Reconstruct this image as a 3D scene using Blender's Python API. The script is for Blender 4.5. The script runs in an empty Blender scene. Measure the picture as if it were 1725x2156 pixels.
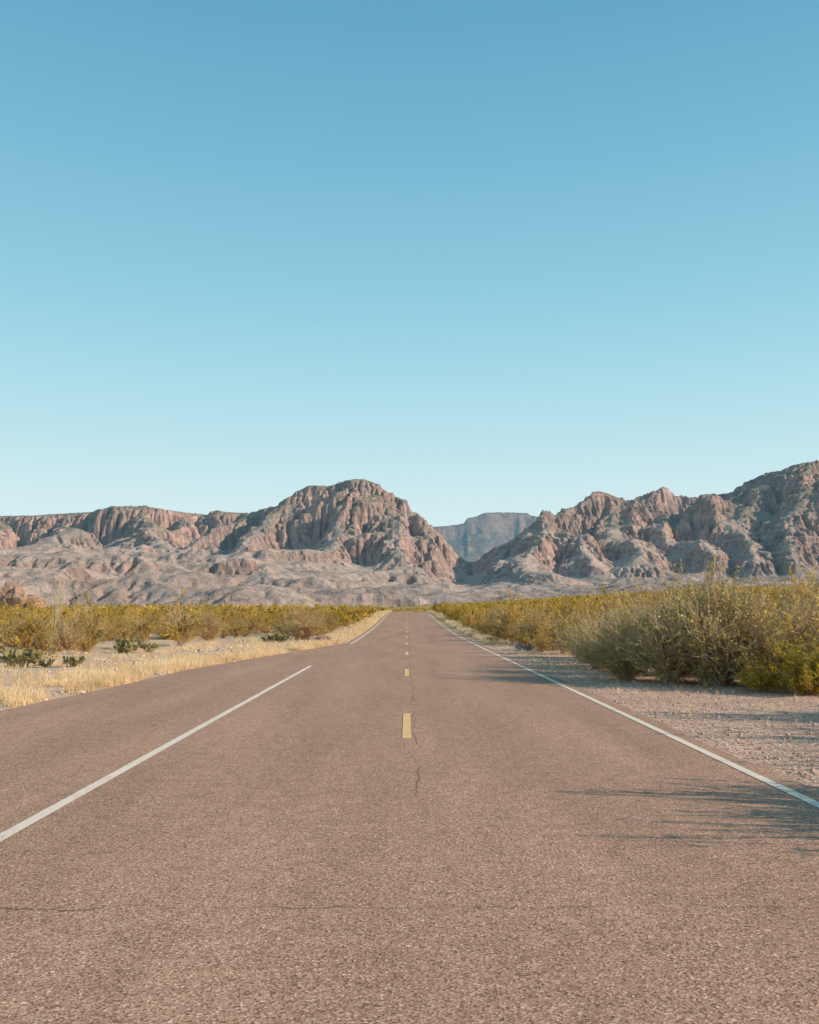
import bpy, math, numpy as np
from mathutils import Vector
sc=bpy.context.scene
rng=np.random.default_rng(7)
EYE=1.75
# ---------------------------------------------------------------- helpers
def sm(a,b,x):
    t=np.clip((np.asarray(x,dtype=float)-a)/(b-a),0,1); return t*t*(3-2*t)
_p=np.random.default_rng(3).permutation(256); PERM=np.concatenate([_p,_p,_p])
_a=np.random.default_rng(4).uniform(0,2*np.pi,256); GX=np.cos(_a); GY=np.sin(_a)
def perlin(x,y,s=0):
    x=np.asarray(x,float)+s*17.31; y=np.asarray(y,float)+s*9.77
    xi=np.floor(x).astype(int); yi=np.floor(y).astype(int); xf=x-xi; yf=y-yi
    xi&=255; yi&=255
    u=xf*xf*xf*(xf*(xf*6-15)+10); v=yf*yf*yf*(yf*(yf*6-15)+10)
    def g(ix,iy,dx,dy):
        h=PERM[PERM[ix&255]+(iy&255)]&255
        return GX[h]*dx+GY[h]*dy
    a=g(xi,yi,xf,yf); b=g(xi+1,yi,xf-1,yf); c=g(xi,yi+1,xf,yf-1); d=g(xi+1,yi+1,xf-1,yf-1)
    return 1.4*((a*(1-u)+b*u)*(1-v)+(c*(1-u)+d*u)*v)
def fbm(x,y,w,o=4,s=0,g=.5):
    r=0; a=1
    for i in range(o):
        r=r+a*perlin(x/w,y/w,s+i*3); w/=2.03; a*=g
    return r
def ridged(x,y,w,o=4,s=0,g=.5):
    r=0; a=1
    for i in range(o):
        r=r+a*(1-2*np.abs(perlin(x/w,y/w,s+i*3))); w/=2.1; a*=g
    return r
def mk(name,parts,mats,smooth=False,parent=None,loc=None,link=True):
    vs=[];ls=[];tot=[];mi=[];off=0
    for V,F,m in parts:
        V=np.asarray(V,float).reshape(-1,3); F=np.asarray(F,int)
        vs.append(V); ls.append((F+off).ravel()); tot.append(np.full(len(F),F.shape[1])); mi.append(np.full(len(F),m)); off+=len(V)
    V=np.concatenate(vs); L=np.concatenate(ls); T=np.concatenate(tot); M=np.concatenate(mi)
    me=bpy.data.meshes.new(name)
    me.vertices.add(len(V)); me.vertices.foreach_set('co',V.astype(np.float32).ravel())
    me.loops.add(len(L)); me.loops.foreach_set('vertex_index',L.astype(np.int32))
    me.polygons.add(len(T)); st=np.concatenate([[0],np.cumsum(T)[:-1]])
    me.polygons.foreach_set('loop_start',st.astype(np.int32))
    me.polygons.foreach_set('material_index',M.astype(np.int32))
    me.polygons.foreach_set('use_smooth',np.full(len(T),smooth))
    for m in mats: me.materials.append(m)
    me.update(calc_edges=True); me.validate()
    if not link: return me
    o=bpy.data.objects.new(name,me); sc.collection.objects.link(o)
    if loc is not None: o.location=loc
    if parent: o.parent=parent
    return o
def grid(X,Y,Z,wrap=False):
    n,m=X.shape; V=np.stack([X,Y,Z],-1).reshape(-1,3)
    i=np.arange(n-1)[:,None]; j=np.arange(m if wrap else m-1)[None,:]; j2=(j+1)%m
    F=np.stack([i*m+j,i*m+j2,(i+1)*m+j2,(i+1)*m+j],-1).reshape(-1,4)
    return V,F
def tag(o,kind=None,label=None,cat=None,group=None):
    if kind:o["kind"]=kind
    if label:o["label"]=label
    if cat:o["category"]=cat
    if group:o["group"]=group
    return o
# ---------------------------------------------------------------- node helper
class N:
    def __init__(s,name):
        s.m=bpy.data.materials.new(name); s.m.use_nodes=True; s.t=s.m.node_tree; s.t.nodes.clear()
        s.out=s.n('ShaderNodeOutputMaterial')
    def n(s,ty,**k):
        d=s.t.nodes.new(ty)
        for a,b in k.items(): setattr(d,a,b)
        return d
    def set(s,d,i,v):
        if hasattr(v,'is_linked') or isinstance(v,bpy.types.NodeSocket): s.t.links.new(v,d.inputs[i])
        else: d.inputs[i].default_value=v
    def pos(s): return s.n('ShaderNodeNewGeometry').outputs['Position']
    def nrmz(s):
        g=s.n('ShaderNodeNewGeometry'); x=s.n('ShaderNodeSeparateXYZ'); s.set(x,0,g.outputs['Normal']); return x.outputs[2]
    def sep(s,v): x=s.n('ShaderNodeSeparateXYZ'); s.set(x,0,v); return x.outputs
    def scale(s,v,k):
        m=s.n('ShaderNodeVectorMath',operation='MULTIPLY'); s.set(m,0,v); s.set(m,1,k); return m.outputs[0]
    def noise(s,v,sc_,det=3,rough=.55,dist=0):
        d=s.n('ShaderNodeTexNoise'); s.set(d,'Vector',v); s.set(d,'Scale',sc_); s.set(d,'Detail',det); s.set(d,'Roughness',rough); s.set(d,'Distortion',dist); return d.outputs[0]
    def vor(s,v,sc_,f='F1'):
        d=s.n('ShaderNodeTexVoronoi',feature=f); s.set(d,'Vector',v); s.set(d,'Scale',sc_); return d
    def math(s,op,a,b=0.,c=None):
        d=s.n('ShaderNodeMath',operation=op); s.set(d,0,a); s.set(d,1,b)
        if c is not None: s.set(d,2,c)
        return d.outputs[0]
    def mr(s,v,a,b,c=0.,e=1.,smooth=True):
        d=s.n('ShaderNodeMapRange',interpolation_type='SMOOTHSTEP' if smooth else 'LINEAR'); s.set(d,0,v); s.set(d,1,a); s.set(d,2,b); s.set(d,3,c); s.set(d,4,e); return d.outputs[0]
    def mix(s,f,a,b,bt='MIX'):
        d=s.n('ShaderNodeMix',data_type='RGBA',blend_type=bt); s.set(d,0,f)
        s.set(d,6,a if not isinstance(a,tuple) else (*a,1)); s.set(d,7,b if not isinstance(b,tuple) else (*b,1)); return d.outputs[2]
    def ramp(s,v,st):
        d=s.n('ShaderNodeValToRGB'); s.set(d,0,v); e=d.color_ramp.elements
        while len(e)<len(st): e.new(.5)
        for q,(p,c) in zip(e,st): q.position=p; q.color=(*c,1)
        return d.outputs[0]
    def bump(s,h,st,dist):
        d=s.n('ShaderNodeBump'); s.set(d,'Height',h); s.set(d,'Strength',st); s.set(d,'Distance',dist); return d.outputs[0]
    def pr(s,col,rough=.9,nrm=None,spec=.2,em=None,ems=None):
        d=s.n('ShaderNodeBsdfPrincipled'); s.set(d,'Base Color',col if not isinstance(col,tuple) else (*col,1)); s.set(d,'Roughness',rough); s.set(d,'Specular IOR Level',spec)
        if nrm is not None: s.set(d,'Normal',nrm)
        if em: s.set(d,'Emission Color',(*em,1)); s.set(d,'Emission Strength',ems)
        s.t.links.new(d.outputs[0],s.out.inputs[0]); return d
# ---------------------------------------------------------------- materials
def asphalt_color(k):
    p=k.pos()
    v=k.vor(p,84.); vc=k.sep(v.outputs['Color'])[0]
    fine=k.noise(p,64.,4,.7)
    c=k.ramp(vc,[(0,(.20,.105,.072)),(.28,(.42,.237,.155)),(.7,(.53,.298,.202)),(.94,(.64,.39,.28)),(1,(.82,.59,.45))])
    c=k.mix(1.,c,k.ramp(fine,[(.3,(.58,.57,.56)),(.7,(1.40,1.40,1.40))]),'MULTIPLY')
    big=k.noise(k.scale(p,(.9,.12,1)),1.,5,.6)
    c=k.mix(1.,c,k.ramp(big,[(.3,(.82,.81,.81)),(.7,(1.1,1.1,1.1))]),'MULTIPLY')
    mid=k.noise(p,5.,4,.6)
    c=k.mix(1.,c,k.ramp(mid,[(.3,(.88,.88,.88)),(.7,(1.1,1.1,1.1))]),'MULTIPLY')
    return p,c,v,fine
k=N('asphalt'); p,c,v,fine=asphalt_color(k)
st=k.noise(k.scale(p,(1,.6,1)),1.7,3,.6); c=k.mix(k.mr(st,.66,.76,0,.4),c,(.13,.085,.07))
sp2=k.noise(k.scale(p,(1,2.2,1)),6.,3,.5); c=k.mix(k.mr(sp2,.74,.79,0,.6),c,(.09,.055,.045))
xs=k.sep(p)
w1=k.math('MULTIPLY',k.math('SUBTRACT',k.noise(p,1.1,6,.62),.5),.6)
d1=k.math('ABSOLUTE',k.math('SUBTRACT',k.math('ADD',xs[1],w1),5.5))
m1=k.math('MULTIPLY',k.mr(d1,.004,.024,1,0),k.mr(xs[0],-.9,.3,1,.55))
m1=k.math('MULTIPLY',m1,k.mr(k.noise(p,1.3,2),.38,.6,.35,1))
w2=k.math('MULTIPLY',k.math('SUBTRACT',k.noise(p,.7,6,.6),.5),.5)
d2=k.math('ABSOLUTE',k.math('SUBTRACT',k.math('ADD',xs[0],w2),.12))
m2=k.math('MULTIPLY',k.mr(d2,.003,.018,1,0),k.mr(xs[1],7.5,9,0,1))
m2=k.math('MULTIPLY',m2,k.mr(k.noise(p,.5,2),.40,.56,.35,1))
cr=k.math('MAXIMUM',k.math('MULTIPLY',m1,.7),k.math('MULTIPLY',m2,.6))
c=k.mix(cr,c,(.09,.055,.042))
k.pr(c,.9,k.bump(k.math('ADD',v.outputs['Distance'],fine),.36,.005),.12); M_ASP=k.m
def paint(name,col,dark):
    k=N(name); p,c,v,f=asphalt_color(k)
    w=k.noise(p,38.,5,.75); w2=k.noise(p,3.,3,.6)
    f=k.mr(k.math('ADD',w,k.math('MULTIPLY',w2,.5)),.55,.70,.1,1)
    c=k.mix(f,c,k.mix(k.noise(p,20.,3),dark,col))
    k.pr(c,.8,k.bump(k.math('ADD',v.outputs['Distance'],w),.35,.004),.15); return k.m
M_WHT=paint('worn_white_paint',(.98,.81,.67),(.74,.57,.45))
M_YEL=paint('worn_yellow_paint',(.95,.60,.29),(.74,.43,.20))
k=N('desert_ground'); p=k.pos(); xs=k.sep(p)
r=k.n('ShaderNodeVectorMath',operation='LENGTH'); k.set(r,0,p); r=r.outputs['Value']
v=k.vor(p,28.); vc=k.sep(v.outputs['Color'])[0]; fn=k.noise(p,14.,5,.7)
gr=k.ramp(vc,[(0,(.31,.17,.12)),(.4,(.64,.385,.275)),(.8,(.76,.49,.365)),(1,(.92,.70,.57))])
gr=k.mix(1.,gr,k.ramp(fn,[(.25,(.65,.62,.6)),(.7,(1.2,1.2,1.2))]),'MULTIPLY')
gr=k.mix(k.mr(k.noise(p,.7,4,.6),.42,.62,0,.4),gr,(.44,.26,.175))
sand=k.mix(k.noise(p,3.,5,.7),(.54,.36,.22),(.84,.60,.41))
scr=k.mix(k.noise(p,.9,5,.7),(.30,.20,.085),(.64,.44,.24))
nb=k.math('MULTIPLY',k.math('SUBTRACT',k.noise(p,.8,4,.6),.5),2.4)
ls=k.mr(k.math('ADD',xs[0],nb),-6.,-3.2,1,0)
c=k.mix(k.math('MULTIPLY',ls,.8),gr,sand)
c=k.mix(k.mr(r,45.,110.),c,scr)
far=k.mix(k.noise(p,.05,7,.75),(.22,.17,.05),(.62,.42,.155))
c=k.mix(k.mr(r,250.,600.),c,far)
hill=k.mix(k.noise(p,.02,8,.75),(.26,.195,.155),(.48,.36,.30))
c=k.mix(k.mr(r,1150.,1500.),c,hill)
k.pr(c,.95,k.bump(k.math('ADD',k.math('MULTIPLY',v.outputs['Distance'],-1),fn),.6,.02),.1); M_GRD=k.m
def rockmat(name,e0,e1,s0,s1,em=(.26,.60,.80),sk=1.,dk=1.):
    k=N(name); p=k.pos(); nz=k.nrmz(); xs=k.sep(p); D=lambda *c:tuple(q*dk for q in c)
    st=k.noise(k.scale(p,(1,1,.8)),.02,8,.75,.4)
    rock=k.ramp(st,[(.30,D(.13,.088,.075)),(.44,D(.33,.21,.17)),(.6,D(.57,.365,.30)),(.75,D(.72,.50,.42))])
    big=k.noise(p,.0022,4,.6)
    rock=k.mix(k.mr(big,.4,.62),rock,k.mix(.6,rock,D(.27,.205,.175)))
    n2=k.noise(p,.008,9,.72); n3=k.noise(p,.07,6,.8)
    scree=k.ramp(n2,[(.3,D(.32,.225,.185)),(.5,D(.46,.335,.28)),(.72,D(.58,.44,.37))])
    scree=k.mix(k.mr(n3,.49,.63,0,.55),scree,D(.20,.16,.115))
    hi=k.mr(xs[2],270.,480.); scree=k.mix(k.math('MULTIPLY',hi,.7),scree,D(.18,.155,.10))
    f=k.mr(k.math('ADD',nz,k.math('MULTIPLY',k.math('SUBTRACT',n2,.5),.25)),.64,.78)
    c=k.mix(f,rock,scree)
    e=k.mr(xs[1],e0,e1,s0,s1,False)  # painted airlight: bluish emission on the rock, stronger with distance along y
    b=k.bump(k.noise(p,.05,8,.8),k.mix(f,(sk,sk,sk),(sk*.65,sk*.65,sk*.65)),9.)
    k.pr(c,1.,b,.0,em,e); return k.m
M_MTN=rockmat('mountain_rock_airlight',1200.,5400.,.008,.075)
M_FAR=rockmat('distant_rock_airlight',6000.,8500.,.21,.25,(.28,.62,.82),.6,.42)  # mesa haze is painted: blue glow over darkened rock colours
def leafmat(name,cols,tr=.4):
    k=N(name); p=k.pos()
    a=k.noise(p,.45,3,.6); b=k.noise(p,14.,2,.6)
    c=k.ramp(a,[(.33,cols[0]),(.5,cols[1]),(.66,cols[2])])
    c=k.mix(1.,c,k.ramp(b,[(.3,(.6,.62,.6)),(.7,(1.35,1.3,1.2))]),'MULTIPLY')
    d=k.n('ShaderNodeBsdfDiffuse'); k.set(d,0,c); t=k.n('ShaderNodeBsdfTranslucent'); k.set(t,0,c)
    m=k.n('ShaderNodeMixShader'); k.set(m,0,tr); k.set(m,1,d.outputs[0]); k.set(m,2,t.outputs[0]); k.t.links.new(m.outputs[0],k.out.inputs[0]); return k.m
M_CRE=leafmat('creosote_leaves',[(.28,.21,.07),(.58,.39,.09),(.82,.53,.14)])
M_MES=leafmat('mesquite_leaves',[(.44,.36,.155),(.66,.51,.19),(.84,.62,.23)],.38)
M_YLW=leafmat('yellow_leaves',[(.42,.33,.05),(.62,.44,.06),(.74,.51,.08)])
M_BEI=leafmat('beige_leaves',[(.52,.37,.18),(.68,.48,.23),(.82,.59,.28)])
M_GRS=leafmat('dry_grass_blades',[(.72,.50,.30),(.90,.67,.43),(.96,.78,.54)],.3)
k=N('twig_bark'); c=k.mix(k.noise(k.pos(),6.,3),(.30,.21,.14),(.70,.52,.36)); k.pr(c,.9); M_TWG=k.m
k=N('ocotillo_bark'); c=k.mix(k.noise(k.pos(),20.,3),(.2,.17,.11),(.46,.38,.26)); k.pr(c,.9); M_OCO=k.m
k=N('cactus_skin'); p=k.pos(); c=k.mix(k.noise(p,5.,3),(.15,.13,.06),(.34,.28,.13)); c=k.mix(k.mr(k.vor(p,22.).outputs['Distance'],.02,.1,.6,0),c,(.5,.40,.25)); k.pr(c,.8,None,.1); M_CAC=k.m
k=N('purple_cactus_skin'); p=k.pos(); c=k.mix(k.noise(p,5.,3),(.20,.16,.16),(.36,.30,.28)); k.pr(c,.7); M_PUR=k.m
k=N('red_rock'); p=k.pos(); c=k.mix(k.noise(p,1.2,6,.7),(.22,.13,.09),(.50,.31,.23)); k.pr(c,.95,k.bump(k.noise(p,5.,6,.7),.8,.08)); M_RED=k.m
k=N('pebble'); p=k.pos(); c=k.ramp(k.noise(p,9.,2),[(.3,(.30,.18,.14)),(.5,(.60,.41,.32)),(.7,(.86,.66,.54))]); k.pr(c,.9); M_PEB=k.m
# ---------------------------------------------------------------- terrain heights
def roadz(y):
    return 1.96*sm(50,200,y)-1.7*sm(205,320,y)
EU=np.array([-.7,-.12,0,.1,.2,.3,.5,.7]); EA=np.array([-.0005,.0,.007,.012,.018,.024,.030,.032])
def G(x,y):
    x=np.asarray(x,float); y=np.asarray(y,float)
    r=np.hypot(x,y); u=np.where(y>1,x/np.maximum(y,1),np.sign(x)*.7); e=np.interp(u,EU,EA)
    z=(e*np.minimum(r,1100)+1.2)*sm(150,800,r)+roadz(y)*(1-sm(180,450,r))
    z=z+np.clip((x-6)*.07,0,2.4)*sm(24,50,y)*(1-sm(200,500,r))
    off=sm(9.5,16,np.abs(x))+sm(240,300,y)
    z=z+np.clip(off,0,1)*(.12*perlin(x/4,y/4,5)+.35*perlin(x/17,y/17,6))*(r<3000)
    z=z+sm(250,900,r)*(1.3*perlin(x/90,y/90,8))
    return z
af=np.radians(np.arange(-36,36.01,.11)); ab=np.radians(np.arange(39,321.1,3)); A=np.concatenate([af,ab])
R=np.concatenate([[0.01],np.exp(np.arange(math.log(.8),math.log(16000),.02))])
RR,AA=np.meshgrid(R,A,indexing='ij'); X=RR*np.sin(AA); Y=RR*np.cos(AA); Z=G(X,Y)
V,F=grid(X,Y,Z,True); F=F[:,::-1]
o=mk('ground',[(V,F,0)],[M_GRD],True); tag(o,'structure','sandy desert plain with gravel verges along the road','ground')
# ---------------------------------------------------------------- road
def xl(y):
    return np.interp(y,[-45,-30,-10,8,16,21,28,36,48,52,70,400],[-3.35,-3.4,-8.6,-8.0,-7.2,-6.85,-6.65,-5.6,-3.9,-3.4,-3.3,-3.3])
ROADZ=lambda y:G(0*np.asarray(y,float),y)+.03
ys=np.arange(-45,262,.25)
l=xl(ys)+.05*perlin(ys/.9,ys*0,2)+.03*perlin(ys/.23,ys*0,3); rr=3.98+.05*perlin(ys/1.1,ys*0+5,2)+.03*perlin(ys/.25,ys*0,7)
t=np.linspace(0,1,10)[None,:]
X=l[:,None]*(1-t)+rr[:,None]*t; Y=np.repeat(ys[:,None],10,1); Z=ROADZ(Y)
Xe=np.concatenate([X[:,:1]-.05,X,X[:,-1:]+.05],1); Ye=np.concatenate([Y[:,:1],Y,Y[:,-1:]],1); Ze=np.concatenate([Z[:,:1]-.06,Z,Z[:,-1:]-.06],1)
V,F=grid(Xe,Ye,Ze); o=mk('road',[(V,F[:,::-1],0)],[M_ASP],False); tag(o,'structure','long straight reddish brown asphalt road through desert','road')
def stripe(name,x0,y0,y1,w,mat,lab,step=1.):
    n=max(3,int((y1-y0)/step)+1); ys=np.linspace(y0,y1,n)
    X=np.stack([ys*0+x0-w/2,ys*0+x0+w/2],1); Y=np.stack([ys,ys],1); Z=ROADZ(Y)+.005
    V,F=grid(X,Y,Z); o=mk(name,[(V,F[:,::-1],0)],[mat]); tag(o,'structure',lab,'road marking'); return o
stripe('white_edge_line',-3.12,-45,29.5,.115,M_WHT,'worn white line along the pull-out',.5)
stripe('white_edge_line',-3.12,50.5,258,.115,M_WHT,'worn white line at the asphalt edge',1.)
stripe('white_edge_line',3.70,-45,258,.115,M_WHT,'long worn white line beside the gravel verge',.5)
for i in range(-3,19):
    y0=12.58+12.2*i
    o=stripe('yellow_lane_dash',0,y0,y0+3.1,.125,M_YEL,'short worn yellow dash painted on the asphalt'); o["group"]='yellow dashes along the middle of the road'
# ---------------------------------------------------------------- mountains : eroded height field
C=1905.; U=lambda px:(px-857.)/C; AN=lambda py:(1290.-py)/C
sil=[(-400,1085),(0,1084),(60,1083),(100,1080),(190,1075),(213,1067),(225,1063),(300,1063),(340,1070),(400,1078),(430,1081),(440,1073),(455,1072),(480,1076),(520,1078),(555,1067),(580,1062),(600,1045),(640,1020),(665,1018),(685,1022),(710,1012),(735,1005),(765,1004),(790,1012),(815,1030),(850,1050),(870,1072),(895,1092),(915,1110),(940,1140),(965,1166),(988,1182),(1005,1180),(1040,1153),(1090,1130),(1128,1095),(1143,1073),(1160,1073),(1170,1081),(1190,1070),(1215,1063),(1240,1045),(1265,1029),(1290,1035),(1330,1050),(1350,1043),(1380,1033),(1405,1022),(1420,1028),(1435,1041),(1470,1044),(1540,1035),(1560,1028),(1600,1003),(1625,992),(1660,985),(1690,972),(1725,966),(1800,960),(1900,990),(2050,1020)]
SU=np.array([U(a) for a,b in sil]); SA=np.array([AN(b) for a,b in sil])
dx=10.; gx=np.arange(-3600,3600,dx); gy=np.arange(1150,5900,dx); XX,YY=np.meshgrid(gx,gy,indexing='xy')
UU=XX/YY
H=np.interp(UU,[-.7,-.3,-.12,0,.06,.12,.3,.7],[235,225,180,120,70,75,90,110])
Xw=XX+90*fbm(XX,YY,600,3,21); Yw=YY+90*fbm(XX,YY,600,3,31)
hill=H*sm(1250,3900,YY)**1.15+ sm(1180,1700,YY)*(.12*H+8)*ridged(Xw,Yw,420,5,41,.5)+ sm(1180,1500,YY)*7*fbm(XX,YY,160,4,44)-9
for u_,D_,h_,w_ in [(-.33,2300,40,120),(-.18,2500,45,130),(-.38,1900,26,100),(-.10,2000,28,100),(-.015,2700,40,120),(-.24,3000,50,140),(-.07,1600,18,80),(.03,2300,20,80),(-.28,1700,20,90),(-.42,2700,40,120)]:
    dd=np.hypot((Xw-u_*D_)/1.5,Yw-D_); hill=hill+h_*np.clip(1-dd/w_,0,1)**.8*(1+.3*perlin(XX/50,YY/50,47))
spines=[
 [(-.75,5000,.10),(-.45,5000,.108),(-.36,4900,.112),(-.33,4700,.119),(-.29,4700,.119),(-.24,4900,.112),(-.21,4800,.113),(-.17,4700,.112),(-.135,4500,.128),(-.11,4400,.142),(-.09,4350,.141),(-.064,4300,.149),(-.048,4300,.150),(-.02,4250,.136),(.005,4200,.115),(.03,4120,.094),(.045,4020,.078),(.06,3900,.062),(.075,3750,.045)],
 [(.154,3850,.112),(.19,4100,.12),(.214,4300,.135),(.25,4500,.118),(.33,4600,.110),(.36,4700,.125),(.39,4400,.15),(.42,4250,.16),(.455,4200,.17),(.52,4200,.17),(.62,4300,.15),(.75,4500,.14)],
 [(-.05,4300,.15),(-.035,4000,.120),(-.02,3650,.08),(-.005,3300,.045)],
 [(-.02,4250,.136),(.0,3950,.10),(.02,3650,.06)],
 [(-.11,4400,.142),(-.15,4050,.10),(-.185,3750,.075)],
 [(-.12,3420,.072),(-.128,3360,.070),(-.16,3300,.055)],
 [(-.31,4700,.119),(-.30,4350,.095),(-.27,3900,.07)],
 [(-.36,4900,.112),(-.38,4400,.085),(-.40,3900,.06)],
 [(-.45,5000,.108),(-.47,4300,.075),(-.5,3800,.055)],
 [(-.21,4800,.113),(-.22,4300,.08),(-.22,3900,.065)],
 [(.154,3850,.112),(.150,3500,.085),(.138,3100,.040)],
 [(.16,3850,.112),(.195,3600,.085),(.215,3250,.045)],
 [(.214,4300,.135),(.240,3950,.10),(.255,3550,.07),(.262,3250,.045)],
 [(.25,4500,.118),(.285,4150,.10),(.305,3700,.08),(.325,3300,.05)],
 [(.26,5450,.125),(.2877,5450,.139),(.31,5450,.128)],
 [(.36,4700,.125),(.355,4300,.11),(.35,3800,.07)],
 [(.40,4400,.155),(.385,4000,.125),(.375,3600,.085),(.37,3250,.05)],
 [(.455,4200,.17),(.44,3850,.13),(.425,3500,.09),(.42,3200,.05)],
 [(.52,4200,.17),(.50,3800,.12),(.48,3300,.06)],
]
rg=np.random.default_rng(12)
SP=[]
for k_,sp in enumerate(spines):
    P=[(u*D,D,a*D) for u,D,a in sp]; SP.append((P,1.))
    if len(P)<3 or k_ in(14,): continue
    for (x0,y0,z0),(x1,y1,z1) in zip(P[:-1],P[1:]):
        Ls=math.hypot(x1-x0,y1-y0); n=max(1,int(Ls/(400 if k_ in(0,1) else 400)))
        for j in range(n):
            t=(j+rg.uniform(.2,.8))/n; bx,by,bz=x0+(x1-x0)*t,y0+(y1-y0)*t,z0+(z1-z0)*t
            if k_ in (0,1): a=-math.pi/2+rg.uniform(-.9,.9); ln=rg.uniform(.8,1.6)*bz
            else:
                a=math.atan2(y1-y0,x1-x0)+rg.choice([-1,1])*rg.uniform(.6,1.2); ln=rg.uniform(.6,1.2)*bz
            if -.17*by<bx<-.07*by and by<4380 : continue
            if .12*by<bx<.172*by: continue
            q=[(bx,by,bz*.97)]; c=bx,by
            for m in range(1,4):
                a+=rg.uniform(-.35,.35); c=(c[0]+math.cos(a)*ln/3,c[1]+math.sin(a)*ln/3); q.append((c[0],c[1],bz*(.97-.20*m+rg.uniform(-.06,.09))))
            SP.append((q,.75))
env=np.zeros_like(XX)-50
f2=np.exp(-((UU-.10)/.04)**2)*sm(3000,3200,YY)
but=(65*ridged(XX,YY,460,3,91,.45)+12*fbm(XX,YY,120,3,95))*(1-.8*f2)
cfr=(.36+.2*perlin(XX/700,YY/700,96))*(1-.7*f2)
for P,kk in SP:
    for (x0,y0,z0),(x1,y1,z1) in zip(P[:-1],P[1:]):
        pad=1.9*max(z0,z1)+350
        i0=max(0,int((min(x0,x1)-pad-gx[0])/dx)); i1=int((max(x0,x1)+pad-gx[0])/dx)+1; j0=max(0,int((min(y0,y1)-pad-gy[0])/dx)); j1=int((max(y0,y1)+pad-gy[0])/dx)+1
        if i1<=i0 or j1<=j0 or i0>=len(gx) or j0>=len(gy): continue
        s_=(slice(j0,j1),slice(i0,i1)); vx,vy=x1-x0,y1-y0
        tt=np.clip(((Xw[s_]-x0)*vx+(Yw[s_]-y0)*vy)/(vx*vx+vy*vy),0,1)
        d=np.hypot(Xw[s_]-x0-tt*vx,Yw[s_]-y0-tt*vy); h=z0+(z1-z0)*tt
        wd=1.5*h+110; dc=np.maximum(d-but[s_]*kk*.9,0); c=cfr[s_]*kk
        pr=(1-c)*np.clip(1-d/wd,0,1)**1.25+c*(1-sm(.04*h,.04*h+90,dc))
        env[s_]=np.maximum(env[s_],h*pr)
z=np.maximum(hill,env)+.2*np.minimum(hill,np.maximum(env,0))
fan=np.exp(-((UU+.115)/.045)**2)*sm(3000,3300,YY)*(1-sm(4100,4400,YY))
fan=np.maximum(fan,.6*f2)
mm=sm(80,350,z)*(1-.8*fan)
rng2=np.random.default_rng(7); z=z+mm*22*ridged(Xw,Yw,560,4,51,.45)+rng2.normal(0,1.0,z.shape)
ny,nx=z.shape; idx=np.arange(ny*nx).reshape(ny,nx)
offs=[(-1,-1),(-1,0),(-1,1),(0,-1),(0,1),(1,-1),(1,0),(1,1)]
Kf=.48*(1-.5*fan)
def lapl(q):
    zp=np.pad(q,1,mode='edge'); return (zp[:-2,1:-1]+zp[2:,1:-1]+zp[1:-1,:-2]+zp[1:-1,2:])/4-q
for it in range(18):
    zp=np.pad(z,1,mode='edge'); ip=np.pad(idx,1,mode='edge'); best=np.zeros_like(z); rec=idx.copy()
    for a,b in offs:
        zn=zp[1+a:1+a+ny,1+b:1+b+nx]; s=(z-zn)/(dx*math.hypot(a,b)); m=s>best
        best=np.where(m,s,best); rec=np.where(m,ip[1+a:1+a+ny,1+b:1+b+nx],rec)
    order=np.argsort(-z.ravel()).tolist(); rl=rec.ravel().tolist(); Ar=[1.0]*(ny*nx)
    for i in order:
        r_=rl[i]
        if r_!=i: Ar[r_]+=Ar[i]
    Ar=np.array(Ar).reshape(ny,nx); zr=z.ravel()[rec]
    z=z-np.minimum(Kf*np.minimum(Ar,4000)**.56*best,.42*(z-zr))+.006*np.maximum(z,0)
    if it%4==1:
        z=z+.15*lapl(z)
def slope(q):
    a,b=np.gradient(q,dx); s=np.hypot(a,b); return s+.8*lapl(s)
for it in range(14):
    w_=1-sm(.52,.80,slope(z)); z=z+.8*w_*lapl(z)*np.clip(.06+.30*sm(70,170,z)+fan,0,1)
GG=G(XX,YY)
for rep in range(3):
    ang=(z+4+GG-EYE)/YY; ub=np.arange(-.75,.751,.004); bi=np.clip(((UU+.75)/.004).astype(int),0,len(ub)-1)
    mx=np.full(len(ub),1e-4); np.maximum.at(mx,bi.ravel(),ang.ravel())
    tgt=np.interp(ub+.002,SU,SA); fac=np.clip(tgt/mx,.5,2.2); fac=np.convolve(np.pad(fac,1,mode='edge'),[.06,.88,.06],'valid')
    f=np.interp(UU.ravel(),ub+.002,fac).reshape(UU.shape); wgt=sm(60,260,z); z=z*(1+(f-1)*wgt)
SL=slope(z)
def samp(a_,x,y):
    fx=np.clip((x-gx[0])/dx,0,nx-1.001); fy=np.clip((y-gy[0])/dx,0,ny-1.001)
    ix=fx.astype(int); iy=fy.astype(int); a=fx-ix; b=fy-iy
    return (a_[iy,ix]*(1-a)+a_[iy,ix+1]*a)*(1-b)+(a_[iy+1,ix]*(1-a)+a_[iy+1,ix+1]*a)*b
us=np.arange(-.6,.601,.00092); dy=np.concatenate([np.arange(1160,2600,7.5),np.arange(2600,5700,5.5)])
YM,UM=np.meshgrid(dy,us,indexing='ij'); XM=UM*YM
xj=XM+6*perlin(XM/35,YM/35,77); yj=YM+6*perlin(XM/35,YM/35,78)
ZM=samp(z,xj,yj); sl=samp(SL,xj,yj)
cl=sm(.70,1.08,sl)*sm(80,170,ZM)
ZM=ZM+cl*(8*ridged(XM,YM,80,5,71,.62)-3)
ph=2.*perlin(XM/400,YM/400,79)
ZM=ZM+cl*.8*(28/6.28)*np.sin(6.28*(ZM/28+ph))
ZM=ZM+(1-cl)*sm(1200,1500,YM)*(1.9*ridged(XM,YM,65,4,73,.6)-.7)+G(XM,YM)-3*(1-sm(1160,1300,YM))
js=int(np.argmin(np.abs(us-.072)))
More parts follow.
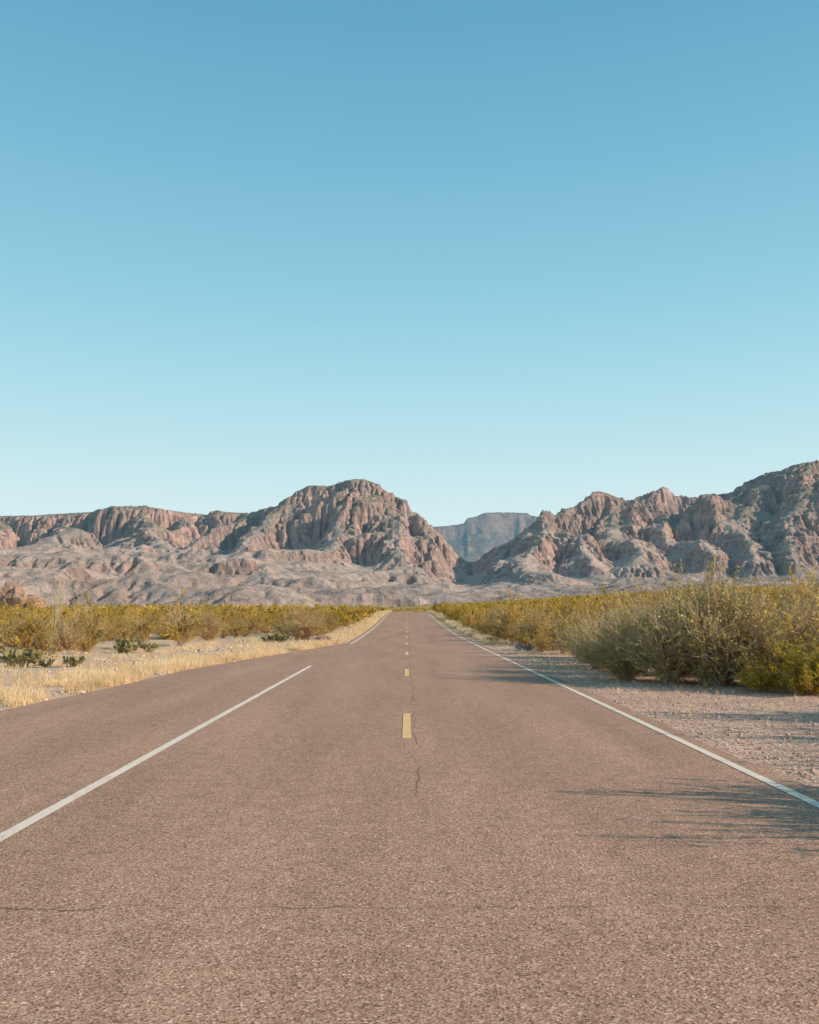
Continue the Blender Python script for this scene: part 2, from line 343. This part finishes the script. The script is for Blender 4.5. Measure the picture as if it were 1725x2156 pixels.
for nm,a,b,lab in [('mountain_range',0,js+1,'rugged brown desert mountain with steep cliffs and eroded foothills'),('mountain_range',js,len(us),'jagged reddish mountain with steep rocky spurs')]:
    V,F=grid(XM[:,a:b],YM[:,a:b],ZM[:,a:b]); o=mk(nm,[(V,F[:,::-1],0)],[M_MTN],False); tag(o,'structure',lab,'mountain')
us2=np.arange(-.06,.24,.0009); dy2=np.arange(6100,9000,12.); YM,UM=np.meshgrid(dy2,us2,indexing='ij'); XM=UM*YM
top=np.interp(UM,[U(a) for a in (700,900,940,978,986,1005,1025,1060,1115,1122,1135,1300)],[AN(b) for b in (1115,1109,1107,1102,1090,1086,1078,1077,1076,1081,1083,1090)])*7600
Xq=XM+150*fbm(XM,YM,600,4,81); Yq=YM+150*fbm(XM,YM,600,4,85); tt=(Yq+170*ridged(Xq,YM,900,3,82,.5)-.55*XM-5800)/1500
prof=.72*np.clip(tt,0,1)**1.15+.12*sm(.5,.56,tt)+.16*sm(.88,.97,tt); ZM=top*prof+sm(.02,.3,tt)*22*ridged(Xq,Yq,420,5,83,.5)*(1-sm(.85,1.0,tt))
ZM=np.minimum(ZM,top*YM/7600+5*perlin(XM/60,YM/60,3)+5*perlin(XM/25,YM/60,4))
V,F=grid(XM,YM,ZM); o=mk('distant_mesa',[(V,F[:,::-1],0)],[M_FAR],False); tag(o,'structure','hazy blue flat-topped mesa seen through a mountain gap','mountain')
# ---------------------------------------------------------------- vegetation
def nrm(v): return v/np.maximum(np.linalg.norm(v,axis=-1,keepdims=True),1e-9)
def leaves(P,s,g):
    n=len(P); a=nrm(g.normal(size=(n,3))); b=nrm(np.cross(a,g.normal(size=(n,3)))); s=(s*g.uniform(.6,1.3,n))[:,None]
    V=np.stack([P-a*s,P+b*s*.45,P+a*s,P-b*s*.45],1).reshape(-1,3); return V,np.arange(4*n).reshape(n,4)
def tubes(pl,r0,r1):
    K,n,_=pl.shape; d=np.gradient(pl,axis=1); d=nrm(d); ref=np.array([.31,.52,.11]); a=nrm(np.cross(d,ref)); b=np.cross(d,a)
    r=np.linspace(0,1,n)[None,:]; r=(np.asarray(r0).reshape(-1,1)*(1-r)+np.asarray(r1).reshape(-1,1)*r)[...,None]
    V=np.stack([pl+r*(math.cos(t)*a+math.sin(t)*b) for t in (0,2.094,4.189)],2).reshape(-1,3)
    k_=np.arange(K)[:,None,None]*n*3; i=np.arange(n-1)[None,:,None]*3; j=np.arange(3)[None,None,:]; j2=(j+1)%3
    F=np.stack(np.broadcast_arrays(k_+i+j,k_+i+j2,k_+i+3+j2,k_+i+3+j),-1).reshape(-1,4); return V,F
def bush(seed,R_,H_,ns,nt,nl,leaf,bare=.35,thick=.014,wild=0.,jit=.022,up=.45,cp=2.2):
    g=np.random.default_rng(seed); lob=g.uniform(.55,1.2,8)
    ph=g.uniform(0,2*np.pi,ns); rho=np.sqrt(g.uniform(0,1,ns)); lf=lob[(ph/(2*np.pi)*8).astype(int)%8]
    tip=np.stack([R_*rho*np.cos(ph)*lf,R_*rho*np.sin(ph)*lf,H_*(1-.5*rho**2)*(g.uniform(up,1.0,ns)+wild*g.uniform(0,1,ns)**5)],1)
    base=np.stack([.12*R_*g.normal(size=ns)*.6,.12*R_*g.normal(size=ns)*.6,ns*[-.05]],1)
    ctl=base*.5+tip*np.array([.38,.38,.62])+g.normal(0,.06*R_,(ns,3))
    t=np.linspace(0,1,7)[None,:,None]; pl=(1-t)**2*base[:,None]+2*t*(1-t)*ctl[:,None]+t*t*tip[:,None]
    pl[:,1:]+=g.normal(0,.018*R_,pl[:,1:].shape)
    V1,F1=tubes(pl,np.full(ns,thick),np.full(ns,thick*.3))
    si=g.integers(0,ns,nt); tt=g.uniform(bare,1,nt); i0=np.minimum((tt*6).astype(int),5); fr=(tt*6-i0)[:,None]
    p0=pl[si,i0]*(1-fr)+pl[si,i0+1]*fr; dr=nrm(nrm(pl[si,i0+1]-pl[si,i0])+g.normal(0,.5,(nt,3))+np.array([0,0,.2]))
    ln=g.uniform(.1,.26,nt)*H_; p2=p0+dr*ln[:,None]; pm=(p0+p2)/2+g.normal(0,.05,(nt,3))*ln[:,None]
    V2,F2=tubes(np.stack([p0,pm,p2],1),np.full(nt,thick*.4),np.full(nt,thick*.18))
    wgt=g.uniform(0,1,nt)**cp; wgt/=wgt.sum()
    li=g.choice(nt,nl,p=wgt); lt=g.uniform(.15,1.08,nl)[:,None]; P=p0[li]+(p2[li]-p0[li])*lt+g.normal(0,jit*H_,(nl,3))
    P[:,2]=np.abs(P[:,2])
    V3,F3=leaves(P,leaf,g)
    return (np.concatenate([V1,V2]),np.concatenate([F1,F2+len(V1)])),(V3,F3)
def put_parts(name,loc,rot,s,meB,meF,label,cat,group):
    e=bpy.data.objects.new(name,None); e.empty_display_size=.3; sc.collection.objects.link(e)
    e.location=loc; e.rotation_euler=(0,0,rot); e.scale=s
    for nm,me in (('branches',meB),('foliage',meF)):
        c=bpy.data.objects.new(nm,me); c.parent=e; sc.collection.objects.link(c)
    tag(e,None,label,cat,group); return e
def pair(seed,mat,*a,**k):
    b,f=bush(seed,*a,**k); return (mk('bush_branches',[(*b,0)],[M_TWG],link=False),mk('bush_foliage',[(*f,0)],[mat],link=False))
MB=[pair(100+i,M_MES,1.6,2.5,100,1500,8800,.040,.12,.020,wild=.35,jit=.007,up=.5,cp=3.5) for i in range(4)]
YB=[pair(150,M_YLW,1.1,1.3,90,900,9000,.036,.15,.008)]
BB=[pair(160,M_BEI,1.6,1.9,120,1400,7000,.042,.15,.012,wild=.3)]
CB=[];CS=[]
for i in range(5):
    b,f=bush(200+i,1.15,1.6,48,480,3600,.042,.2,.011,wild=.5,jit=.012,up=.4,cp=3.)
    CB.append((mk('creosote_branches',[(*b,0)],[M_TWG],link=False),mk('creosote_foliage',[(*f,0)],[M_CRE],link=False)))
    CS.append(mk('creosote_bush',[(*b,0),(*f,1)],[M_TWG,M_CRE],link=False))
big=[(5.7,23.7,.75,.70),(6.5,22.6,.85,.85),(7.4,22.0,1.05,1.0),(7.9,22.9,1.0,1.15),(8.8,21.5,1.0,.88),(9.6,22.2,1.05,.9),(10.6,21.4,1.0,.85),(6.5,25.6,.9,.90),(7.9,25.8,1.,1.0),(9.6,25.5,1.,.92),(11.4,24.3,1.,.95),(12.8,25.6,1.,.90),
     (6.0,28.2,.8,.66),(7.2,29.5,.9,.82),(6.3,31.5,.7,.55),(6.8,35,.8,.7),(7.9,33.0,.9,.75),
     (7.1,6.9,.9,.8),(7.6,7.5,.9,.85),(8.1,6.8,.95,.95),(8.5,7.5,.9,1.0),(8.9,7.0,1.0,1.0),(9.3,9.6,.75,.8),(9.7,10.8,.75,.85),(9.8,11.9,.75,.95),(10.9,14.4,.9,1.15),(10.7,12.9,.7,.9)]
for i,(x,y,a,h) in enumerate(big):
    m=MB[i%4] if i!=5 and i!=13 else BB[0]
    if m is BB[0]: h*=1.25
    put_parts('mesquite_bush',(x,y,float(G(x,y))),i*1.7,(a,a,h),*m,'tall grey-green twiggy mesquite bush beside the gravel verge','bush','mesquite bushes along the gravel verge')
for x,y,a in [(8.6,19.6,.9),(9.4,19.9,1.0),(7.9,20.2,.55)]:
    put_parts('yellow_bush',(x,y,float(G(x,y))),x*3,(a,a,a),*YB[0],'low bright yellow-green bush beside the gravel verge','bush','low yellow bushes by the verge')
for x,y,a,h in [(-6.6,57,1.1,1.15),(-12.2,56,.9,1.0),(-14.5,58,1.0,1.05),(-15.5,41,.7,.75),(7.2,50,.9,1.0),(6.8,64,.9,1.1),(-17,66,1.,1.1)]:
    put_parts('beige_bush',(x,y,float(G(x,y))),x*3,(a,a,h),*BB[0],'rounded brownish twiggy bush beside dry grass','bush','rounded brownish bushes in the scrub')
def lb(y): return np.interp(y,[20,38,47,55,60,66,400],[-13.2,-13.0,-11,-9.0,-7.2,-5.8,-5.4])
pts=[]; sp=2.4
for yy in np.arange(24,118,sp):
    for xx in np.arange(-70,76,sp):
        x=xx+rng.uniform(-.5,.5)*sp*1.5; y=yy+rng.uniform(-.5,.5)*sp*1.5
        if abs(x)>.47*y+3: continue
        if x<0 and x>lb(y)-.4: continue
        if x>0 and (x<5.7 or (y<36 and x<13)): continue
        if rng.uniform()<(.30 if x<0 else .24): continue
        pts.append((x,y))
for y in np.arange(38,190,2.8): pts.append((6.2+rng.uniform(-.4,.7)+.004*y,y+rng.uniform(-.8,.8)))
for y in np.arange(70,190,3.0): pts.append((-6.0+rng.uniform(-.6,.3)-.004*y,y+rng.uniform(-.8,.8)))
pts=np.array(pts); pts=pts[np.argsort(np.hypot(pts[:,0],pts[:,1]))]
LC='golden-olive creosote bush on the sandy desert plain'
for i,(x,y) in enumerate(pts[:285]):
    s=rng.uniform(.45,1.3) if x>0 else rng.uniform(.4,1.2); h=s*rng.uniform(.65,1.25); rot=rng.uniform(0,6.28); z0=float(G(x,y))
    if i<70: put_parts('creosote_bush',(x,y,z0),rot,(s,s,h),*CB[i%5],LC,'bush','creosote bushes on the desert plain')
    else:
        o=bpy.data.objects.new('creosote_bush',CS[i%5]); sc.collection.objects.link(o); o.location=(x,y,z0); o.rotation_euler=(0,0,rot); o.scale=(s,s,h); tag(o,None,LC,'bush','creosote bushes on the desert plain')
def scatter(pt,tv,g,smin,smax):
    Vs=[];n=0
    for x,y in pt:
        v=tv[g.integers(len(tv))]; s=g.uniform(smin,smax); a=g.uniform(0,6.28); c,s_=math.cos(a)*s,math.sin(a)*s
        W=np.empty_like(v); W[:,0]=v[:,0]*c-v[:,1]*s_; W[:,1]=v[:,0]*s_+v[:,1]*c; W[:,2]=v[:,2]*s*g.uniform(.7,1.2); Vs.append(W)
    zz=G(pt[:,0],pt[:,1])
    for W,(x,y),z0 in zip(Vs,pt,zz): W+=np.array([x,y,z0])
    V=np.concatenate(Vs); return V,np.arange(len(V)).reshape(-1,4)
g=np.random.default_rng(5)
mid=[bush(300+i,1.15,1.55,40,150,750,.085)[1][0] for i in range(5)]
farv=[bush(320+i,1.3,1.5,14,25,48,.30)[1][0] for i in range(5)]
rest=pts[285:]
n=9000; rF=np.exp(g.uniform(math.log(112),math.log(1050),n)); uF=g.uniform(-.52,.52,n); fp=np.stack([uF*rF,rF],1)
fp=fp[~((np.abs(fp[:,0])<5.6)&(fp[:,1]<235))]
V1,F1=scatter(rest,mid,g,.5,1.35); V2,F2=scatter(fp,farv,g,.5,1.25)
o=mk('desert_scrub',[(V1,F1,0),(V2,F2,0)],[M_CRE]); tag(o,'stuff','mass of golden-olive scrub covering the far desert plain','scrub')
# dry grass
def grass(pt,nb,h,w,g):
    n=len(pt); B=np.repeat(pt,nb,0)+g.normal(0,.07,(n*nb,2))*np.repeat(h,nb)[:,None]*3; hh=np.repeat(h,nb)*g.uniform(.5,1.15,n*nb)
    zz=G(B[:,0],B[:,1]); a=g.uniform(0,6.28,n*nb); L=g.normal(0,.28,(n*nb,2))*hh[:,None]
    wd=np.repeat(w,nb)
    p0=np.stack([B[:,0]-np.cos(a)*wd,B[:,1]-np.sin(a)*wd,zz-.01],1); p1=np.stack([B[:,0]+np.cos(a)*wd,B[:,1]+np.sin(a)*wd,zz-.01],1)
    p2=np.stack([B[:,0]+L[:,0],B[:,1]+L[:,1],zz+hh],1)
    return np.stack([p0,p1,p2],1).reshape(-1,3),np.arange(3*n*nb).reshape(-1,3)
ps=[]
yv=g.uniform(13,52,6000); off=np.abs(g.normal(0,1.,6000))*np.interp(yv,[13,30,52],[1.5,1.2,.7])+.12; cl=fbm(xl(yv)-off,yv,2.2,2,91)
k1=cl>-.1; ps.append(np.stack([xl(yv)-off,yv],1)[k1])
yv2=g.uniform(25,62,2600); xv2=g.uniform(0,1,2600)*(lb(yv2)-xl(yv2)-1.5)+xl(yv2)-.3; cl=fbm(xv2,yv2,2.5,2,95); ps.append(np.stack([xv2,yv2],1)[cl>.08])
P1=np.concatenate(ps); V1,F1=grass(P1,14,g.uniform(.07,.36,len(P1)),np.full(len(P1),.0055),g)
yv=np.exp(g.uniform(math.log(50),math.log(215),3600)); sd=g.uniform(0,1,3600)<.62; xv=np.where(sd,-3.55-np.abs(g.normal(0,.9,3600)),4.6+np.abs(g.normal(0,.5,3600)))
P2=np.stack([xv,yv],1); V2,F2=grass(P2,9,g.uniform(.12,.36,3600),.00016*yv+.004,g)
yv=g.uniform(14,50,420); P3=np.stack([4.6+np.abs(g.normal(0,1.2,420))*np.interp(yv,[14,25,50],[2.2,.8,.5]),yv],1); V3,F3=grass(P3,10,g.uniform(.05,.17,420),np.full(420,.004),g)
o=mk('dry_grass',[(V1,F1,0),(V2,F2,0),(V3,F3,0)],[M_GRS]); tag(o,'stuff','dry golden grass growing along the asphalt edge','grass')
# pebbles
def pebbles(x,y,s,g):
    n=len(x); z0=G(x,y); o8=np.array([[1,0,0],[0,1,0],[-1,0,0],[0,-1,0],[0,0,.8],[0,0,-.6]])
    V=o8[None]*g.uniform(.55,1.2,(n,6,1))*s[:,None,None]; a=g.uniform(0,6.28,n)[:,None]
    X=V[...,0]*np.cos(a)-V[...,1]*np.sin(a); Y=V[...,0]*np.sin(a)+V[...,1]*np.cos(a)
    V=np.stack([X+x[:,None],Y+y[:,None],V[...,2]+z0[:,None]+s[:,None]*.2],-1).reshape(-1,3)
    f=np.array([[0,1,4],[1,2,4],[2,3,4],[3,0,4],[1,0,5],[2,1,5],[3,2,5],[0,3,5]])
    return V,(f[None]+6*np.arange(n)[:,None,None]).reshape(-1,3)
n=11000; y=g.uniform(6,48,n)**1.; x=4.08+np.abs(g.normal(0,1,n))*np.interp(y,[6,20,30,48],[2.6,2.4,1.1,.8]); V1,F1=pebbles(x,y,g.uniform(.007,.022,n)*g.choice([1,1,1,1.9],n),g)
n=3500; y=g.uniform(16,60,n); x=xl(y)-.1-np.abs(g.normal(0,1,n))*3; V2,F2=pebbles(x,y,g.uniform(.01,.035,n)*g.choice([1,1,1,2.2],n),g)
n=160; y=g.uniform(30,58,n); x=xl(y)-1.5-np.abs(g.normal(0,1,n))*3; V3,F3=pebbles(x,y,g.uniform(.06,.16,n),g)
o=mk('gravel',[(V1,F1,0),(V2,F2,0),(V3,F3,0)],[M_PEB]); tag(o,'stuff','loose pinkish gravel scattered over the road verge','gravel')
# prickly pears
def pear(seed,n0,mat,sp_=.35):
    g=np.random.default_rng(seed); parts=[]; th=np.linspace(0,2*np.pi,13)[:-1]; rad=np.array([0,.55,.9,1.0,.9,.55,0]); dep=np.array([1,.8,.4,0,-.4,-.8,-1])*.11
    def pad(b,up,side,s):
        nr=np.cross(up,side); nr/=np.linalg.norm(nr); c=b+up*s*.95
        V=[];
        for r_,d_ in zip(rad,dep):
            for t_ in th: V.append(c+s*(r_*(math.sin(t_)*up*1.0+math.cos(t_)*side*.78*(1+.15*math.sin(t_)))+nr*d_))
        F=[[i*12+j,i*12+(j+1)%12,(i+1)*12+(j+1)%12,(i+1)*12+j] for i in range(6) for j in range(12)]
        parts.append((np.array(V),np.array(F),0)); return c
    def rec(b,up,s,lv):
        side=np.cross(up,g.normal(size=3)); side/=np.linalg.norm(side); c=pad(b,up,side,s)
        if lv>0:
            for _ in range(g.integers(1,4)):
                t_=g.uniform(.3,2.84); e=c+s*.92*(math.sin(t_)*up+math.cos(t_)*side*.8); u2=e-c+g.normal(0,.04,3); u2[2]=abs(u2[2])+.03; rec(e-.04*u2,u2/np.linalg.norm(u2),s*g.uniform(.8,1.),lv-1)
    for _ in range(n0):
        a=g.uniform(0,6.28); r_=g.uniform(0,sp_); u=np.array([math.cos(a)*.5,math.sin(a)*.5,1]); rec(np.array([math.cos(a)*r_,math.sin(a)*r_,-.03]),u/np.linalg.norm(u),g.uniform(.11,.15),2)
    return mk('prickly_pear',parts,[mat],True,link=False)
PE=[pear(1,9,M_CAC),pear(2,9,M_CAC),pear(3,9,M_CAC)]; PP=pear(5,9,M_PUR,.18)
for i,(x,y,s,m,lab) in enumerate([(-12.6,30,1.1,0,0),(-13.2,31,.9,1,0),(-11.7,29.6,.5,2,0),(-12.4,40,.9,1,0),(-12.9,42.5,1.1,0,0),(-11.6,41,.8,2,0),(-10.9,29.8,.7,0,0),(-7.4,53.5,1.05,2,0),(-8.2,54,.8,0,0),(5.3,43,.6,3,1),(5.6,42,.6,3,1),(4.9,52,.7,0,0)]):
    o=bpy.data.objects.new('prickly_pear_cactus',PP if lab else PE[m]); sc.collection.objects.link(o); o.location=(x,y,float(G(x,y))); o.rotation_euler=(0,0,i*1.3); o.scale=(s,s,s)
    tag(o,None,'purplish prickly pear cactus on the gravel verge' if lab else 'green prickly pear cactus clump on sandy ground','cactus','prickly pear cacti near the road')
# ocotillos
OC=[]
for i in range(3):
    g2=np.random.default_rng(400+i); K=6; a=g2.uniform(0,6.28,K); ln=g2.uniform(2.0,3.3,K); sl=g2.uniform(.03,.3,K); t=np.linspace(0,1,9)[None,:]
    pl=np.stack([np.cos(a)[:,None]*sl[:,None]*ln[:,None]*t**1.2,np.sin(a)[:,None]*sl[:,None]*ln[:,None]*t**1.2,ln[:,None]*t],-1)+g2.normal(0,.02,(K,9,3)); pl[:,0]*=.3
    V,F=tubes(pl,np.full(K,.018),np.full(K,.008)); OC.append(mk('ocotillo',[(V,F,0)],[M_OCO],link=False))
for i,(x,y,s) in enumerate([(-16.5,43,1.1),(-19.5,50,1.2),(-13.6,54,1.2),(-24,62,1.3),(-21.5,60,1.2),(-15.8,44,1.1),(12.2,29,1.05),(13.5,32,1.0),(14.5,40,1.1),(22,60,1.1)]):
    o=bpy.data.objects.new('ocotillo',OC[i%3]); sc.collection.objects.link(o); o.location=(x,y,float(G(x,y))); o.rotation_euler=(0,0,i*2.1); o.scale=(s,s,s); tag(o,None,'tall thin-stemmed leafless ocotillo among the scrub','plant','ocotillos among the scrub')
# rocks
import bmesh
def rock(name,seed,loc,sc3,lab,mat,lumps=1,cat='rock'):
    bm=bmesh.new(); g=np.random.default_rng(seed)
    for i in range(lumps):
        res=bmesh.ops.create_icosphere(bm,subdivisions=4,radius=1); off=Vector((0,0,0)) if i==0 else Vector((g.uniform(-1.3,1.3),g.uniform(-.8,.8),g.uniform(-.5,-.1))); sz=1 if i==0 else g.uniform(.35,.75)
        for v in res['verts']:
            c=v.co.copy(); d=1+.35*float(perlin(c.x*1.3+i*5,c.y*1.3+c.z*2.1,seed))+.15*float(perlin(c.x*3.5,c.z*3.5+c.y*2,seed+2))+.06*float(perlin(c.x*9,c.z*9+c.y*7,seed+2)); c=Vector([round(q*3.3)/3.3*.35+q*.65 for q in c])
            v.co=c*d*sz+off
    me=bpy.data.meshes.new(name); bm.to_mesh(me); bm.free(); me.materials.append(mat)
    o=bpy.data.objects.new(name,me); sc.collection.objects.link(o); o.location=loc; o.scale=sc3; tag(o,None,lab,cat); return o
rock('boulder',5,(-4.9,53,.12),(.5,.35,.3),'reddish boulder at the asphalt edge beside dry grass',M_RED)
rock('boulder',6,(-5.7,54,.08),(.3,.3,.2),'small reddish boulder beside dry grass',M_RED)
rock('rock_outcrop',9,(-65.6,150,2.6),(3.8,3.,3.6),'jagged red rock outcrop rising from the scrub',M_RED,7,'rock')
# ---------------------------------------------------------------- light
EL=math.radians(24.5); AZ=math.radians(103)
ts=Vector((math.sin(AZ)*math.cos(EL),math.cos(AZ)*math.cos(EL),math.sin(EL)))
L=bpy.data.lights.new('sun','SUN'); L.energy=5.; L.angle=math.radians(.5); L.color=(1,.86,.69)
o=bpy.data.objects.new('sun',L); sc.collection.objects.link(o); o.rotation_euler=ts.to_track_quat('Z','Y').to_euler(); o.location=(60,-30,50)
w=bpy.data.worlds.new('World'); sc.world=w; w.use_nodes=True; nt=w.node_tree; nt.nodes.clear()
sky=nt.nodes.new('ShaderNodeTexSky'); sky.sky_type='NISHITA'; sky.sun_disc=False; sky.sun_elevation=EL; sky.sun_rotation=AZ; sky.altitude=800; sky.air_density=1.; sky.dust_density=.6; sky.ozone_density=1.5
tc=nt.nodes.new('ShaderNodeTexCoord'); sx=nt.nodes.new('ShaderNodeSeparateXYZ'); nt.links.new(tc.outputs['Generated'],sx.inputs[0])
cr=nt.nodes.new('ShaderNodeValToRGB'); nt.links.new(sx.outputs[2],cr.inputs[0])
stops=[(0,(.78,.90,.91)),(.06,(.75,.90,.91)),(.125,(.65,.86,.89)),(.22,(.47,.77,.86)),(.32,(.32,.655,.795)),(.46,(.205,.505,.685)),(.58,(.138,.40,.59)),(1,(.06,.19,.34))]
while len(cr.color_ramp.elements)<len(stops): cr.color_ramp.elements.new(.5)
for e,(p_,c_) in zip(cr.color_ramp.elements,stops): e.position=p_; e.color=(*c_,1)
b1=nt.nodes.new('ShaderNodeBackground'); b1.inputs[1].default_value=.10; nt.links.new(sky.outputs[0],b1.inputs[0])
b2=nt.nodes.new('ShaderNodeBackground'); b2.inputs[1].default_value=1.; nt.links.new(cr.outputs[0],b2.inputs[0])
ms=nt.nodes.new('ShaderNodeMixShader'); ms.inputs[0].default_value=.93; nt.links.new(b1.outputs[0],ms.inputs[1]); nt.links.new(b2.outputs[0],ms.inputs[2])
ou=nt.nodes.new('ShaderNodeOutputWorld'); nt.links.new(ms.outputs[0],ou.inputs[0])
# ---------------------------------------------------------------- camera
cam=bpy.data.cameras.new('camera'); cam.sensor_fit='HORIZONTAL'; cam.sensor_width=36; cam.lens=36*1890/1725; cam.clip_end=30000; cam.clip_start=.05
co=bpy.data.objects.new('camera',cam); sc.collection.objects.link(co); co.location=(0,0,EYE)
co.rotation_euler=(math.radians(90+6.4),0,math.radians(-.17)); sc.camera=co
sc.view_settings.view_transform='Standard'; sc.view_settings.look='None'; sc.view_settings.exposure=0
